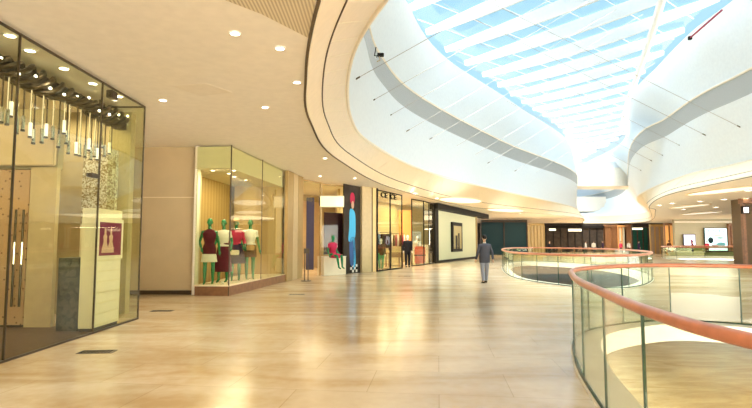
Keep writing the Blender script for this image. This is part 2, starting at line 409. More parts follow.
# bridges spanning the atrium beyond
bm = bmesh.new()
v = [bm.verts.new(c) for c in ((24.5, 66, 8.8), (36, 66, 8.8), (36, 70, 8.8), (24.5, 70, 8.8), (26.4, 67, 11.4), (34.4, 67, 11.4), (34.4, 70, 11.4), (26.4, 70, 11.4))]
for f in ((0, 1, 2, 3), (4, 5, 6, 7), (0, 1, 5, 4), (1, 2, 6, 5), (2, 3, 7, 6), (3, 0, 4, 7)): bm.faces.new([v[i] for i in f])
br = struct('wall_bridge', bm, M_warmwhite)
struct('parapet', bx(26.4, 67.4, 11.4, 34.4, 69.8, 12.2), M_white, br)
struct('wall_bridge_rear', bx(33, 88, 6.8, 40, 91, 9.4), M_warmwhite)
area('bridge_fill', (31, 74, 8.7), 6, 700, (1, .98, .94), rot=(math.radians(35), 0, 0), sy=2)  # added fill behind the bridge, brightens the far end wall

# suspension rods
def rods(pts, vec, label, grp, base):
    mesh = None
    for q in pts:
        bm = tb([(0, 0, 0), vec], .012, 5)
        t = thing('suspension_rod', label, 'cable', tuple(q), 0, grp)
        obj('rod', bm, M_wire, t)
        obj('anchor', tb([Vector((0, 0, 0)) - Vector(vec).normalized() * .05, Vector(vec).normalized() * .16], .03, 6), M_bronze, t)
M_wire = mat('steel_wire', (.42, .38, .33), .4, .5)
def on_wall(px, py):                 # where the sight line meets the white atrium wall
    best = None; d = ray(px, py)
    for i in range(90, 1000):
        t = i / 12; q = Vector((d.x * t, d.y * t, CAMH + d.z * t))
        if ZB < q.z < ZL + .4:
            f = (q.z - ZB) / (ZL - ZB); loop = [a.lerp(b, f) for a, b in zip(LB, LC)]
            dist = min((l - q.xy).length for l in loop)
            if best is None or dist < best[0]: best = (dist, q)
    return best[1]
left_px = [(356, 79), (372, 101), (389, 116), (407, 131), (430, 139), (453, 148), (471, 157), (488, 163), (515, 171), (530, 176)]
right_px = [(740, 127), (705, 135), (681, 146), (664, 156), (652, 161), (642, 171)]
rods([on_wall(*q) for q in left_px], (14, 1.0, 8.4), 'thin steel rod rising from the left white atrium wall to the glass roof', 'rods from the left atrium wall', 1)
rods([on_wall(*q) for q in right_px], (-15, 1.0, 8.4), 'thin steel rod rising from the right white atrium wall to the glass roof', 'rods from the right atrium wall', 1)
q = hz(690, 38, 13); r = hz(722, 10, 13.4)
t = thing('red_rod', 'short dark red rod below the right edge of the glass roof', 'rod', tuple(q))
obj('shaft', tb([(0, 0, 0), r - q], .05, 6), mat('dark_red', (.35, .04, .08), .5), t); obj('bracket', bx(-.08, -.08, -.1, .08, .08, .1), M_black, t)

# ------------------------------------------------------------------ ceiling fittings
def disc(r, z0, z1, seg=20, sx=1.0): 
    return prism([(sx * r * math.cos(2 * PI * k / seg), r * math.sin(2 * PI * k / seg)) for k in range(seg)], z0, z1)
def ringm(r0, r1, z0, z1, sx=1.0, seg=24):
    f = lambda r: [(sx * r * math.cos(2 * PI * k / seg), r * math.sin(2 * PI * k / seg)) for k in range(seg)]
    return prism(f(r1), z0, z1, [f(r0)])
DL = None
def downlight(q, label, grp, power=0, scale=1.0):
    global DL
    if DL is None:
        DL = thing('downlight', label, 'ceiling light', (q.x, q.y, ZC), 0, grp)
        obj('trim_ring', ringm(.10, .14, -.025, 0), M_warmwhite, DL); obj('lens', disc(.10, -.015, -.002), M_lamp, DL)
        t = DL
    else: t = dup(DL, (q.x, q.y, q.z if abs(q.z - ZC) > .01 else ZC), None, label, grp)
    t.scale = (scale,) * 3
    if power:
        l = bpy.data.lights.new('downlight_lamp', 'SPOT'); l.energy = power; l.color = (1, .91, .76); l.spot_size = math.radians(130); l.spot_blend = .8; l.shadow_soft_size = .15
        o = bpy.data.objects.new('downlight_lamp', l); COL.objects.link(o); o.location = (q.x, q.y, ZC - .06)
walk_dl = [(235, 33), (297, 82), (265, 107), (163, 100), (280, 48), (325, 158), (355, 178), (320, 176)]
dl_names = ['round walkway downlight nearest the striped ceiling grille', 'round walkway downlight beside the curved atrium edge, lower right of the grille', 'round walkway downlight above the mannequin window area, centre of the beige ceiling', 'round walkway downlight nearest the top corner of the boutique glass', 'round walkway downlight just right of and below the striped grille', 'round downlight above the broad pale gold panel near the atrium edge', 'farthest small downlight over the walkway beside the clothes shop', 'small downlight in front of the open gold entrance']
for i, q in enumerate(walk_dl[:8]):
    downlight(hz(*q, ZC), dl_names[i], 'downlights over the left walkway', 110 if i in (0, 2, 3, 5, 6) else 0, .62)
for (x, y) in ((-3.2, 3.6), (-3.2, .5), (-.8, -2), (-4.2, -3.5), (2.5, -3.5)):
    downlight(Vector((x, y, ZC)), 'small round downlight added out of view to light the left walkway', 'downlights over the left walkway', 110)  # unseen spots added to light the floor and bounce onto the ceiling
area('far_mall_fill', (19, 56, 4.4), 9, 550, (1, .86, .62)); area('far_mall_fill', (30, 72, 3.6), 6, 500, (1, .8, .55), sy=2); area('far_mall_fill', (40, 58, 4.4), 10, 400, (1, .9, .7), sy=8)  # added fill panels that lift the dark far zone
area('right_mall_fill', (22, 26, 4.4), 3, 700, (1, .88, .66), sy=10).data.energy = 120  # added fill beneath the right soffit
for q in [(415, 193), (437, 198), (520, 213), (560, 219)]:
    downlight(hz(*q, ZC), 'small round downlight in the beige ceiling above the farther shops', 'downlights above the farther shops', 0, 1.4)
for q in [(660, 205), (672, 203), (684, 209), (700, 201), (716, 207), (724, 199), (735, 205), (745, 198), (748, 190)]:
    downlight(hz(*q, ZC), 'small round downlight under the right-hand curved beige soffit', 'downlights under the right soffit', 0, 1.6)
def oval(px, py, rx, ry, label, rz=0):
    q = hz(px, py, ZC); t = thing('oval_light_recess', label, 'ceiling light', (q.x, q.y, ZC), rz)
    obj('rim', ringm(ry, ry * 1.08, -.05, 0, rx / ry, 40), M_soffit, t); obj('glowing_panel', disc(ry, -.03, -.01, 40, rx / ry), M_oval, t)
    l = bpy.data.lights.new('oval_lamp', 'AREA'); l.shape = 'ELLIPSE'; l.size = rx * 2; l.size_y = ry * 2; l.energy = 22; l.color = (1, .92, .78)
    o = bpy.data.objects.new('oval_lamp', l); COL.objects.link(o); o.location = (q.x, q.y, ZC - .08); o.rotation_euler = (0, 0, rz)
oval(461, 200, 1.2, 2.6, 'long oval light recess above the dark framed shopfront', -.5)
oval(506, 210, 1.3, 3.0, 'oval light recess above the dark teal shopfront', -.6)
oval(722, 190.5, .85, 2.5, 'largest oval light recess under the right soffit', .1)
oval(689, 206, .55, 2.4, 'round light recess left of the largest one on the right soffit', 0)
oval(700, 213, .8, 2.8, 'wide oval light recess low on the right soffit near the screens', 0)
for i, (px, py) in enumerate([(376, 55)]):
    q = at(px, py, 18.8); t = thing('security_camera', 'small dark grey angled security camera on the grey louvre band', 'camera', tuple(q))
    t.scale = (.6,) * 3
    obj('bracket', tb([(0, 0, .5), (-.1, 0, -.05), (.28, 0, -.02)], .035, 8), M_black, t)
    obj('housing', bx(.08, -.25, -.1, .5, .12, .06, bev=.03), M_black, t); obj('lens', disc(.07, -.2, -.1), M_chrome, t)
    obj('mounting_arm', tb([(.2, 0, -.08), (.25, 0, -.35), (.05, 0, -.42)], .04, 8), M_tan, t)
def ceilpanel(corners, name, label, m, cat):
    q = [hz(a, b, ZC) for a, b in corners]; o = obj(name, prism([(c.x, c.y) for c in q], ZC - .005, ZC - .002), m); return props(o, label, cat)
M_grille = stripe_mat('ceiling_grille', (.56, .45, .30), (.80, .70, .50), 7.0, 'X', .7)
ceilpanel([(190, -14), (318, -14), (309, 38), (262, 14)], 'ceiling_grille', 'fine striped air grille in the beige ceiling beside the atrium edge', M_grille, 'air grille')
ceilpanel([(172, 86), (205, 83), (232, 92), (200, 96)], 'access_panel', 'faint diamond shaped access panel in the beige ceiling', mat('panel_plaster', (.92, .84, .72), .8), 'ceiling panel')

# ------------------------------------------------------------------ railings
def railing(name, label, loop, step, rail_r=.038, z1=1.08):
    c = sum(loop, Vector((0, 0))) / len(loop); t = thing(name, label, 'railing', (c.x, c.y, 0.0))
    L = [q - c for q in loop]
    obj('handrail', tb([(q.x, q.y, z1) for q in spline(L, 2)], rail_r, 12, True), M_copper, t, True)
    P = arclen(L, step); n = len(P)
    for i in range(n):
        a, b = P[i], P[(i + 1) % n]; d = (b - a).normalized() * .012
        obj('glass_panel', sl(a + d, b - d, .02, z1 - .03, .014), G_rail, t)
        obj('post', sl(a - d * .7, a + d * .7, .0, z1 - .03, .02), M_edge, t)
    obj('base_rail', tb([(q.x, q.y, .022) for q in L], .02, 6, True), M_edge, t)
    return t
railing('glass_balustrade', 'nearest curved glass balustrade with thick copper red handrail at lower right', ring1, 1.2, .040, 1.1)
railing('glass_balustrade', 'middle oval glass balustrade with copper handrail beyond the walking man', ring2, 1.35, .045, 1.1)
railing('glass_balustrade', 'farthest glass balustrade around the opening in front of the bright screens', ring3, 2.2, .05, 1.1)

# ------------------------------------------------------------------ LEFT BOUTIQUE behind tall glass
XG = -4.84
shop = thing('boutique_glass_front', 'tall frameless glass front of the nearest boutique at left', 'shopfront', (XG, 8, 0))
GH = 4.36
ys = [2.2, 4.3, 6.75, 8.85, 10.5]
for a, b in zip(ys, ys[1:]):
    if a == 8.6: pass
    obj('glass_panel', bx(-.008, a - 8 + .01, .02, .008, b - 8 - .01, GH), G_shop, shop)
for y in (4.3, 6.75, 8.85, 10.5): obj('glass_joint', bx(-.015, y - 8 - .008, .0, .015, y - 8 + .008, GH + .01), M_bronze, shop)
obj('top_rail', bx(-.015, -5.8, GH, .015, 2.5, GH + .03), M_bronze, shop)
obj('base_rail', bx(-.02, -5.8, 0, .02, 2.5, .03), M_bronze, shop)
obj('glass_panel', bx(-.72, 2.485, .02, -.02, 2.50, GH), G_shop, shop)
obj('top_rail', bx(-.72, 2.48, GH, 0, 2.51, GH + .03), M_bronze, shop)
obj('door_patch', bx(-.06, .55, 2.66, .04, .82, 2.73, bev=.01), M_bronze, shop)
obj('door_patch', bx(-.10, 1.15, 4.2, .02, 1.35, 4.34, bev=.01), M_bronze, shop)
struct('wall_left', bx(-10.2, -2, 0, -10, 15.5, ZC), M_shopwall)
struct('wall_left_light_block', bx(-10, -2, 0, -4.84, -1.85, ZC), M_shopwall)  # unseen end wall added to keep sky light out of the boutique
struct('wall_left_partition', bx(-10, 11.2, 0, -5.45, 11.4, ZC), M_shopwall)
struct('wall_left_lintel', bx(-10, 9.62, 2.95, -6.05, 9.78, 4.1), M_shopwall)
# darker threshold stone inside the boutique
struct('floor_threshold', bx(-10, -2, 0, XG - .02, 9.6, .006), M_darkfloor)
# door leaves
d = thing('boutique_door', 'studded pale wood entrance door with tall chrome pull handles', 'door', (-6.85, 9.5, 0.006))
obj('leaf', bx(-.32, -.03, .04, .38, .03, 2.9), M_stud, d)
for dx in (.22, .36):
    hd = obj('pull_handle', tb([(dx, -.12, .38), (dx, -.12, 2.15)], .02, 10), M_bronze, d)
    obj('grip_wrap', tb([(dx, -.12, 1.15), (dx, -.12, 1.55)], .023, 10), M_chrome, hd)
    for z in (.5, 2.05): obj('standoff', tb([(dx, -.12, z), (dx, -.03, z)], .014, 8), M_chrome, hd)
obj('kick_plate', bx(-.32, -.035, .0, .38, .035, .04), M_bronze, d)
d2 = thing('boutique_door', 'left studded wood door leaf at the picture edge', 'door', (-7.55, 9.5, 0.006))
obj('leaf', bx(-.6, -.03, .04, .32, .03, 2.9), M_stud, d2)
obj('kick_plate', bx(-.6, -.035, 0, .32, .035, .04), M_bronze, d2)
obj('pull_handle', tb([(.22, -.12, .38), (.22, -.12, 2.15)], .02, 10), M_chrome, d2)
p1 = obj('polished_panel', bx(-6.44, 9.45, .006, -5.95, 9.55, 2.95), M_polish); props(p1, 'plain polished sand coloured panel right of the studded door', 'wall panel')
p2 = obj('header_panel', bx(-7.9, 9.40, 2.98, -6.0, 9.5, 3.75, bev=.02), mat('header_cream', (.74, .56, .35), .3)); props(p2, 'rounded cream header panel over the studded wood door', 'header panel')
p3 = obj('mosaic_panel', bx(-6.2, 10.7, 1.95, -5.5, 10.8, 3.5), M_mosaic); props(p3, 'glittering white and gold mosaic panel behind the boutique glass', 'wall panel')
p3b = obj('cream_panel', bx(-6.2, 10.7, 0.0, -5.5, 10.8, 1.94), M_cream); props(p3b, 'plain cream panel below the glittering mosaic', 'wall panel')
p4 = obj('slate_plinth', bx(-5.60, 9.05, 0.006, -5.22, 9.6, 1.28), M_slate); props(p4, 'dark slate clad plinth left of the lit display cabinet', 'plinth')
# display cabinet
cb = thing('display_cabinet', 'tall white lit display cabinet with a framed picture against the glass', 'cabinet', (-5.03, 9.40, 0.006))
obj('body', bx(-.12, -.46, .06, .12, .46, 2.15), M_counter, cb)
obj('plinth', bx(-.10, -.44, 0, .10, .44, .06), M_bronze, cb)
for k in range(6): obj('shelf_front', bx(.12, -.40, .12 + k * .185, .135, .40, .28 + k * .185), M_warmwhite, cb)
fr = obj('picture_frame', bx(.12, -.46, 1.24, .15, .46, 1.98), M_warmwhite, cb)
pic = obj('picture', bx(.15, -.38, 1.31, .156, .38, 1.91), M_plum, fr)
props(pic, 'plum and red photograph print')
for cy in (-.20, .0):
    g = rings(bmesh.new(), [(.158, cy, 1.36, .004, .12), (.158, cy, 1.46, .004, .10), (.158, cy, 1.56, .004, .05), (.158, cy, 1.66, .004, .07), (.158, cy, 1.70, .004, .02), (.158, cy, 1.72, .004, .035), (.158, cy, 1.78, .004, .03), (.158, cy, 1.81, .004, .01)], 14)
    obj('picture_figure', g, mat('print_cream', (.75, .5, .42), .5), fr)
# chandelier truss and hanging crystal tubes
tr = thing('chandelier_truss', 'dark twisted metal truss with small lamps running above the boutique entrance', 'chandelier', (-5.62, 8.2, 4.22))
for k in range(5):
    pts = []
    for i in range(80):
        y = -4.6 + i * .095; a = i * .45 + k * 1.26
        pts.append((.14 * math.cos(a), y, .14 * math.sin(a) + .05 * math.sin(i * .21 + k)))
    obj('twisted_bar', tb(pts, .045, 6), M_bronze, tr)
obj('core_beam', bx(-.06, -4.6, -.11, .06, 3.0, .11), M_dark, tr)
for i in range(18):
    y = -3.6 + i * .38; obj('small_lamp', ball(bmesh.new(), (.15, y, random.uniform(-.1, .12)), (.022, .022, .022)), M_lamp, tr)
obj('hanger', tb([(0, -2, .1), (0, -2, .23)], .015, 6), M_bronze, tr); obj('hanger', tb([(0, 2, .1), (0, 2, .23)], .015, 6), M_bronze, tr)
first = None
for i in range(44):
    L = random.choice([.6, .7, .8, .9, .95, 1.0])
    yy = 4.9 + i * .137; xx = -5.62 + random.uniform(-.05, .05)
    t = thing('crystal_pendant', 'slim bronze rod pendant ending in a glowing crystal tube under the truss', 'pendant light', (xx, yy, 4.2), 0, 'crystal tube pendants in the boutique')
    obj('rod', tb([(0, 0, 0), (0, 0, -L * .78)], .013, 6), M_bronze if i % 2 else M_chrome, t)
    obj('crystal_tube', tb([(0, 0, -L * .78), (0, 0, -L * .78 - .22)], .028, 8), M_crystal if i % 3 == 0 else M_chrome, t)
    obj('cap', tb([(0, 0, -L * .78 - .22), (0, 0, -L * .78 - .25)], .032, 8), M_bronze, t)
for q in [(30, 50), (64, 68), (93, 83), (119, 96), (10, 35)]:
    c = hz(*q, ZC); downlight(c, 'bright round downlight inside the boutique behind the glass', 'downlights inside the boutique', 35 if q[0] in (64, 119) else 0, .7)
area('boutique_lamp', (-7.6, 6.5, 4.3), 3, 65, (1, .84, .58), sy=6)
area('boutique_lamp', (-6.5, 10.45, 4.3), 1.2, 25, (1, .84, .58), sy=.6)
# floor drains
for (px, py, lb) in ((97, 352, 'black slotted floor vent nearest the boutique glass'), (162, 311, 'small black floor vent in front of the tan stone pier'), (297, 294.5, 'tiny black floor vent near the mannequin window corner')):
    q = hz(px, py); t = thing('floor_vent', lb, 'floor vent', (q.x, q.y, 0.0), .1)
    obj('frame', prism([(-.24, -.11), (.24, -.11), (.24, .11), (-.24, .11)], 0, .006, [[(-.22, -.09), (.22, -.09), (.22, .09), (-.22, .09)]]), M_bronze, t)
    g = bmesh.new()
    for k in range(9): box(g, -.21 + k * .047, -.09, 0, -.185 + k * .047, .09, .005)
    obj('grate', g, M_black, t)

# ------------------------------------------------------------------ PIER AND MANNEQUIN WINDOW
struct('wall_pier', bx(-8.4, 15.4, 0, -5.36, 15.6, ZC), M_tan)
bs = struct('baseboard_pier', bx(-8.4, 15.36, 0, -5.40, 15.4, .12), M_bronze)
struct('trim_12', bx(-5.44, 15.2, 0, -5.34, 15.42, ZC), M_warmwhite)
struct('trim_13', bx(-8.4, 15.39, 2.9, -5.44, 15.405, 2.92), M_soffit)
gc = Vector((-4.28, 14.95)); ge = Vector((-3.62, 20.3))
win = thing('mannequin_window', 'clear glass display window with four green mannequins inside', 'shop window', (gc.x, gc.y, 0))
lo = lambda x, y: (x - gc.x, y - gc.y)
obj('glass_panel', sl(lo(-5.32, 15.05), lo(gc.x - .01, gc.y), .32, 4.40, .014), G_shop, win)
g1 = gc.lerp(ge, .5)
obj('glass_panel', sl((0, .02), lo(g1.x, g1.y), .32, 4.40, .014), G_shop, win); obj('glass_panel', sl(lo(g1.x, g1.y), lo(ge.x, ge.y), .05, 4.40, .014), G_shop, win)
obj('corner_joint', tb([(0, 0, .0), (0, 0, 4.42)], .02, 6), M_bronze, win)
obj('joint', tb([(*lo(g1.x, g1.y), .0), (*lo(g1.x, g1.y), 4.42)], .014, 6), M_bronze, win)
pl = [(-5.32, 15.0), (gc.x, gc.y - .04), (-3.6, 20.5), (-5.2, 20.6), (-5.32, 15.6)]
pf = obj('display_platform', prism([(a + .02, b + .03) for a, b in pl], .0, .27), M_wood); props(pf, 'low dark wood display platform carrying the four green mannequins', 'platform')
obj('platform_top', prism([(a * .999, b) for a, b in pl], .27, .30), M_soffit, pf)
struct('wall_window_back', sl((-5.95, 15.62), (-5.6, 21.5), 0, 3.75, .08), M_oak)
struct('wall_window_far', sl((-5.55, 19.9), (-3.75, 20.4), .31, 3.75, .06), M_oak)
struct('ceiling_window_soffit', prism([(-5.4, 15.1), (gc.x - .05, 15.05), (-3.75, 20.3), (-5.6, 20.3), (-5.86, 16.3), (-5.3, 16.25)], 3.75, 4.4), M_cream)
for (dx, dy) in ((-5.0, 15.5), (-4.7, 16.2), (-4.75, 17.0), (-4.6, 17.9), (-4.35, 15.5)):
    t = downlight(Vector((dx, dy, 3.75)), 'small round spotlight in the soffit above the green mannequins', 'spotlights above the mannequins', 0, .6)
area('mannequin_window_lamp', (-4.62, 16.6, 3.7), .7, 70, (1, .86, .62), sy=3.6)

# ---- figures -------------------------------------------------------
def body(H=1.8, female=False, legs=((.0, 0), (.0, 0)), arms=None, sit=False, nose=True, voxel=.009, lean=0, k=None):
    """one continuous figure facing -Y. legs: (knee forward, foot forward) per side; arms: (elbow, wrist) offsets per side."""
    f = H / 1.8; bm = bmesh.new(); sw = .175 if female else .195; hw = .095
    wr = .115 if female else .135
    rings(bm, [(0, 0, .86, .10, .08), (0, 0, .92, .165, .11), (0, .0, 1.0, .155, .105), (0, 0, 1.12, wr, .085), (0, -.01, 1.27, .145, .105), (0, 0, 1.38, .165, .10), (0, .005, 1.45, .13, .075), (0, .01, 1.49, .06, .055)])
    tube(bm, [(0, .012, 1.44), (0, .0, 1.60)], [.055, .05], 12)
    ball(bm, (0, -.005, 1.70), (.074, .094, .105)); ball(bm, (0, -.035, 1.635), (.052, .062, .06))
    if nose: ball(bm, (0, -.105, 1.675), (.012, .018, .022)); ball(bm, (-.076, .005, 1.68), (.012, .022, .032)); ball(bm, (.076, .005, 1.68), (.012, .022, .032)); ball(bm, (0, -.09, 1.635), (.024, .012, .008)); ball(bm, (-.03, -.088, 1.715), (.02, .01, .006)); ball(bm, (.03, -.088, 1.715), (.02, .01, .006))
    J = {}
    for i, s in enumerate((-1, 1)):
        kf, ff = legs[i]
        if sit: hip, kn, an = Vector((s * hw, 0, .95)), Vector((s * .12, -.44, .93)), Vector((s * .13, -.52 - kf, .50))
        else: hip, kn, an = Vector((s * hw, 0, .93)), Vector((s * .10, -kf, .50)), Vector((s * .10, -ff, .09))
        tube(bm, [hip + Vector((0, 0, .04)), hip.lerp(kn, .4), kn, kn.lerp(an, .3), an], [.088, .078, .053, .056, .034], 12)
        if sit or female: tube(bm, [an + Vector((0, .03, -.0)), an + Vector((0, -.05, -.045)), an + Vector((0, -.14, -.075))], [.034, .032, .022], 10)
        else: tube(bm, [an + Vector((0, .05, -.05)), an + Vector((0, -.05, -.05)), an + Vector((0, -.18, -.065))], [.036, .04, .024], 10)
        sh = Vector((s * sw, 0, 1.42)); eo, wo = arms[i] if arms else ((s * .05, .03, -.28), (s * .05, -.04, -.53))
        el = sh + Vector(eo); wr_ = sh + Vector(wo)
        tube(bm, [sh + Vector((-s * .05, 0, .0)), sh, sh.lerp(el, .5), el, el.lerp(wr_, .4), wr_], [.05, .052, .043, .036, .036, .025], 12)
        h = (wr_ - el).normalized(); side = h.cross(Vector((s, 0, 0))).normalized() if abs(h.x) < .8 else Vector((0, -1, 0)); nrm = h.cross(side).normalized()
        tube(bm, [wr_, wr_ + h * .045, wr_ + h * .09], [.024, .036, .036], 10, flat=.7)
        for j in range(4):
            b0 = wr_ + h * .085 + side * (-.028 + j * .0185); L = (.058, .07, .075, .062)[j] if side.y < 0 else (.062, .075, .07, .058)[j]
            tube(bm, [b0, b0 + h * L * .5, b0 + h * L + nrm * .018 * -s], [.0095, .009, .0075], 6)
        tube(bm, [wr_ + h * .03 + side * .02, wr_ + h * .055 + side * .05, wr_ + h * .09 + side * .055], [.012, .011, .009], 6)
        J[s] = dict(hip=hip, kn=kn, an=an, sh=sh, el=el, wr=wr_)
    me = fuse(bm, voxel, 2); 
    for v in me.vertices: v.co *= f
    return me, J, f
def scale_me(me, f):
    for v in me.vertices: v.co *= f
    return me
def jacket(J, f, m, parent, hem=.80, sleeve=.95, female=False, voxel=.012, flare=1.0, name='jacket', grow=.018):
    bm = bmesh.new(); wr = .115 if female else .155; g = grow
    rs = [(0, 0, hem, (.18 if not female else .175) * flare, .125 * flare), (0, 0, .98, .165 + g, .115 + g), (0, 0, 1.12, wr + g, .09 + g), (0, -.01, 1.27, .155 + g, .11 + g), (0, 0, 1.38, .17 + g, .105 + g), (0, .005, 1.45, .14 + g, .08 + g), (0, .01, 1.50, .068, .062)]
    if hem > 1.1: rs = [(0, 0, hem, wr + g + .02, .10 + g)] + [r for r in rs if r[2] > hem + .05]
    if .95 < hem <= 1.1: rs = [(0, 0, hem, .165 + g, .108 + g)] + [r for r in rs if r[2] > hem + .04]
    rings(bm, rs)
    for s in (-1, 1):
        j = J[s]
        if sleeve > 0:
            en = j['el'].lerp(j['wr'], sleeve) if sleeve <= 1 else j['wr']
            pts = [j['sh'] + Vector((-s * .05, 0, 0)), j['sh'], j['el'], en] if sleeve > .15 else [j['sh'] + Vector((-s * .05, 0, 0)), j['sh'], j['sh'].lerp(j['el'], .55)]
            tube(bm, pts, [.066, .068, .054, .042][:len(pts)], 12)
    return obj(name, scale_me(fuse(bm, voxel, 2), f), m, parent, True)
def trousers(J, f, m, parent, voxel=.012):
    bm = bmesh.new(); rings(bm, [(0, 0, .84, .12, .10), (0, 0, .92, .18, .125), (0, 0, 1.03, .165, .115)])
    for s in (-1, 1):
        j = J[s]; tube(bm, [j['hip'] + Vector((0, 0, .03)), j['hip'].lerp(j['kn'], .5), j['kn'], j['an'] + Vector((0, .01, .0))], [.102, .09, .074, .064], 14)
    return obj('trousers', scale_me(fuse(bm, voxel, 2), f), m, parent, True)
def skirt(f, m, parent, top, hem, r0, r1, name='skirt'):
    bm = rings(bmesh.new(), [(0, 0, hem, r1, r1 * .75), (0, 0, (hem + top) / 2, (r0 + r1) / 2 + .01, (r0 + r1) * .38), (0, 0, top, r0, r0 * .72)], 24)
    return obj(name, scale_me(fuse(bm, .012, 1), f), m, parent, True)
def hair(f, m, parent, lng=0):
    bm = ball(bmesh.new(), (0, .012, 1.725), (.083, .10, .098))
    if lng: rings(bm, [(0, .05, 1.72 - lng, .06, .03), (0, .045, 1.68, .08, .06), (0, .03, 1.74, .08, .08)], 14)
    return obj('hair', scale_me(fuse(bm, .01, 2), f), m, parent, True)
def shoes(J, f, m, parent):
    for s in (-1, 1):
        an = J[s]['an']; bm = tb([an + Vector((0, .06, -.055)), an + Vector((0, 0, -.045)), an + Vector((0, -.10, -.055)), an + Vector((0, -.20, -.07))], [.034, .046, .044, .024], 12, flat=.85)
        obj('shoe', scale_me(fuse(bm, .01, 2), f), m, parent, True)
stand_arms = [((-.06, .05, -.27), (-.10, -.12, -.44)), ((.06, .05, -.27), (.10, -.12, -.44))]
hip_arms = [((-.10, .10, -.26), (-.03, -.03, -.46)), ((.06, .03, -.28), (.10, -.05, -.53))]
def mannequin(px, Y, H, rz, label, kind, z=.30):
    X = (px - 376) / FPX * Y
    t = thing('mannequin', label, 'mannequin', (X, Y, z), rz)
    me, J, f = body(H, True, ((.03, .06), (-.02, -.03)), hip_arms if kind in (1, 4) else stand_arms, nose=True, voxel=.009)
    b = obj('body', me, M_green, t, True)
    obj('stand_plate', disc(.16, .0, .012), M_chrome, t)
    if kind == 1:
        skirt(f, M_cloth_w, t, .98, .60, .14, .22, 'underskirt'); jacket(J, f, M_cloth_m, t, .72, 0.0, True, flare=1.05, name='sleeveless_coat')
    if kind == 2:
        skirt(f, M_cloth_m, t, 1.12, .30, .15, .27); jacket(J, f, M_cloth_w, t, 1.02, .1, True, name='blouse')
    if kind == 3:
        skirt(f, M_cloth_n, t, 1.10, .50, .15, .30); jacket(J, f, M_cloth_r, t, 1.0, .5, True, name='jacket')
        hb = rings(bmesh.new(), [(0, 0, 1.745, .19, .20), (0, 0, 1.76, .185, .195), (0, 0, 1.77, .09, .105), (0, 0, 1.84, .078, .09), (0, 0, 1.855, .04, .05)], 24)
        bmesh.ops.scale(hb, vec=(f, f, f), verts=hb.verts); obj('sun_hat', hb, M_straw, t, True)
        obj('handbag', bx(-.16, -.26, .84, .12, -.17, 1.0, bev=.02), M_counter, t)
    if kind == 4:
        skirt(f, M_cloth_b, t, 1.10, .66, .155, .20, 'shorts'); jacket(J, f, M_cloth_w, t, 1.03, .1, True, name='blouse')
        obj('handbag', bx(-.15, -.26, .98, .12, -.17, 1.16, bev=.02), M_straw, t)
    return t
mannequin(210, 15.45, 1.98, .15, 'green mannequin in maroon sleeveless coat over white skirt, nearest the tan pier', 1)
mannequin(224, 16.2, 1.98, -.1, 'green mannequin in white blouse and long dark maroon skirt', 2)
mannequin(236.5, 16.9, 2.0, .2, 'green mannequin in crimson jacket and wide straw sun hat', 3)
mannequin(250.5, 17.5, 2.04, .35, 'green mannequin in white blouse and brown shorts, farthest right on the platform', 4)
bm = bmesh.new()
s0 = thing('white_trainers', 'pair of white shoes lying on the display platform', 'shoes', (-4.52, 15.45, .30), .5)
for k in (-.09, .09): obj('shoe', fuse(tube(bmesh.new(), [(k, .1, .04), (k, 0, .055), (k, -.14, .03)], [.035, .045, .03], 10), .01, 2), M_cloth_w, s0, True)

# ------------------------------------------------------------------ FACADE beyond the mannequin window
def F2(px, py): return hz(px, py).xy
for i, (a, b) in enumerate((((-3.60, 20.4), (-3.50, 21.1)), ((-3.5, 21.15), (-3.42, 21.9)), ((-3.42, 21.95), (-3.30, 22.6)))):
    o = obj('gilt_column_panel', sl(a, b, 0, ZC - .01, .14), (M_gold, M_gold2, M_gold)[i]); props(o, ('dull gold wall panel next to the mannequin window', 'paler gold wall panel between two dull gold ones', 'dull gold wall panel beside the open shop entrance')[i], 'wall panel')
def shopfront(name, label, pts, z0, z1, mull=M_bronze, glass=G_shop, door=None, r=.04, solid=None, base=.0):
    pts = [Vector(q) for q in pts]; o = pts[0]; t = thing(name, label, 'shopfront', (o.x, o.y, 0))
    for i, (a, b) in enumerate(zip(pts, pts[1:])):
        a_, b_ = a - o, b - o
        m = solid.get(i) if solid else None
        if m is not None: obj('infill_panel', sl(a_, b_, base, z1, .05), m, t)
        elif door != i: obj('glass_panel', sl(a_, b_, base + .03, z1, .014), glass, t)
        else: obj('transom', sl(a_, b_, z1 - .9, z1, .014), glass, t)
        obj('top_rail', sl(a_, b_, z1, z1 + .06, .08), mull, t)
        if door != i: obj('base_rail', sl(a_, b_, base, base + .06, .08), mull, t)
    for q in pts: obj('mullion', tb([(q.x - o.x, q.y - o.y, 0), (q.x - o.x, q.y - o.y, z1 + .06)], r, 4), mull, t)
    return t
# shop with the seated mannequin: entrance, white counter, dark window, poster
e0 = Vector((-3.30, 22.6)); e1 = F2(320, 275.5); e2 = F2(343, 274.2); e3 = F2(360, 272.5); e4 = F2(371.5, 271.8); e5 = F2(377, 271.5)
shopfront('fashion_shop_entrance', 'open entrance between gold panels with glass above', [e0, e1], 0, 4.3, M_gold, door=0)
cnt = obj('display_counter', sl(e1 + Vector((.02, .05)), e2 + Vector((-.02, 0)), 0, .85, .5), M_counter); props(cnt, 'cream display counter under the seated green mannequin', 'counter')
obj('counter_top', sl(e1 + Vector((.02, .05)), e2 + Vector((-.02, 0)), .85, .88, .54), M_warmwhite, cnt)
shopfront('counter_window', 'shop glazing above the cream counter with the seated mannequin', [e1 + Vector((0, .3)), e2 + Vector((0, .3))], 0, 4.3, M_gold, solid=None, base=.9)
dk = obj('dark_backdrop', sl(e1 + Vector((.1, .75)), e2 + Vector((.1, .75)), .0, 3.0, .05), mat('aubergine_backdrop', (.06, .02, .04), .6)); props(dk, 'dark aubergine backdrop board behind the seated mannequin', 'backdrop')
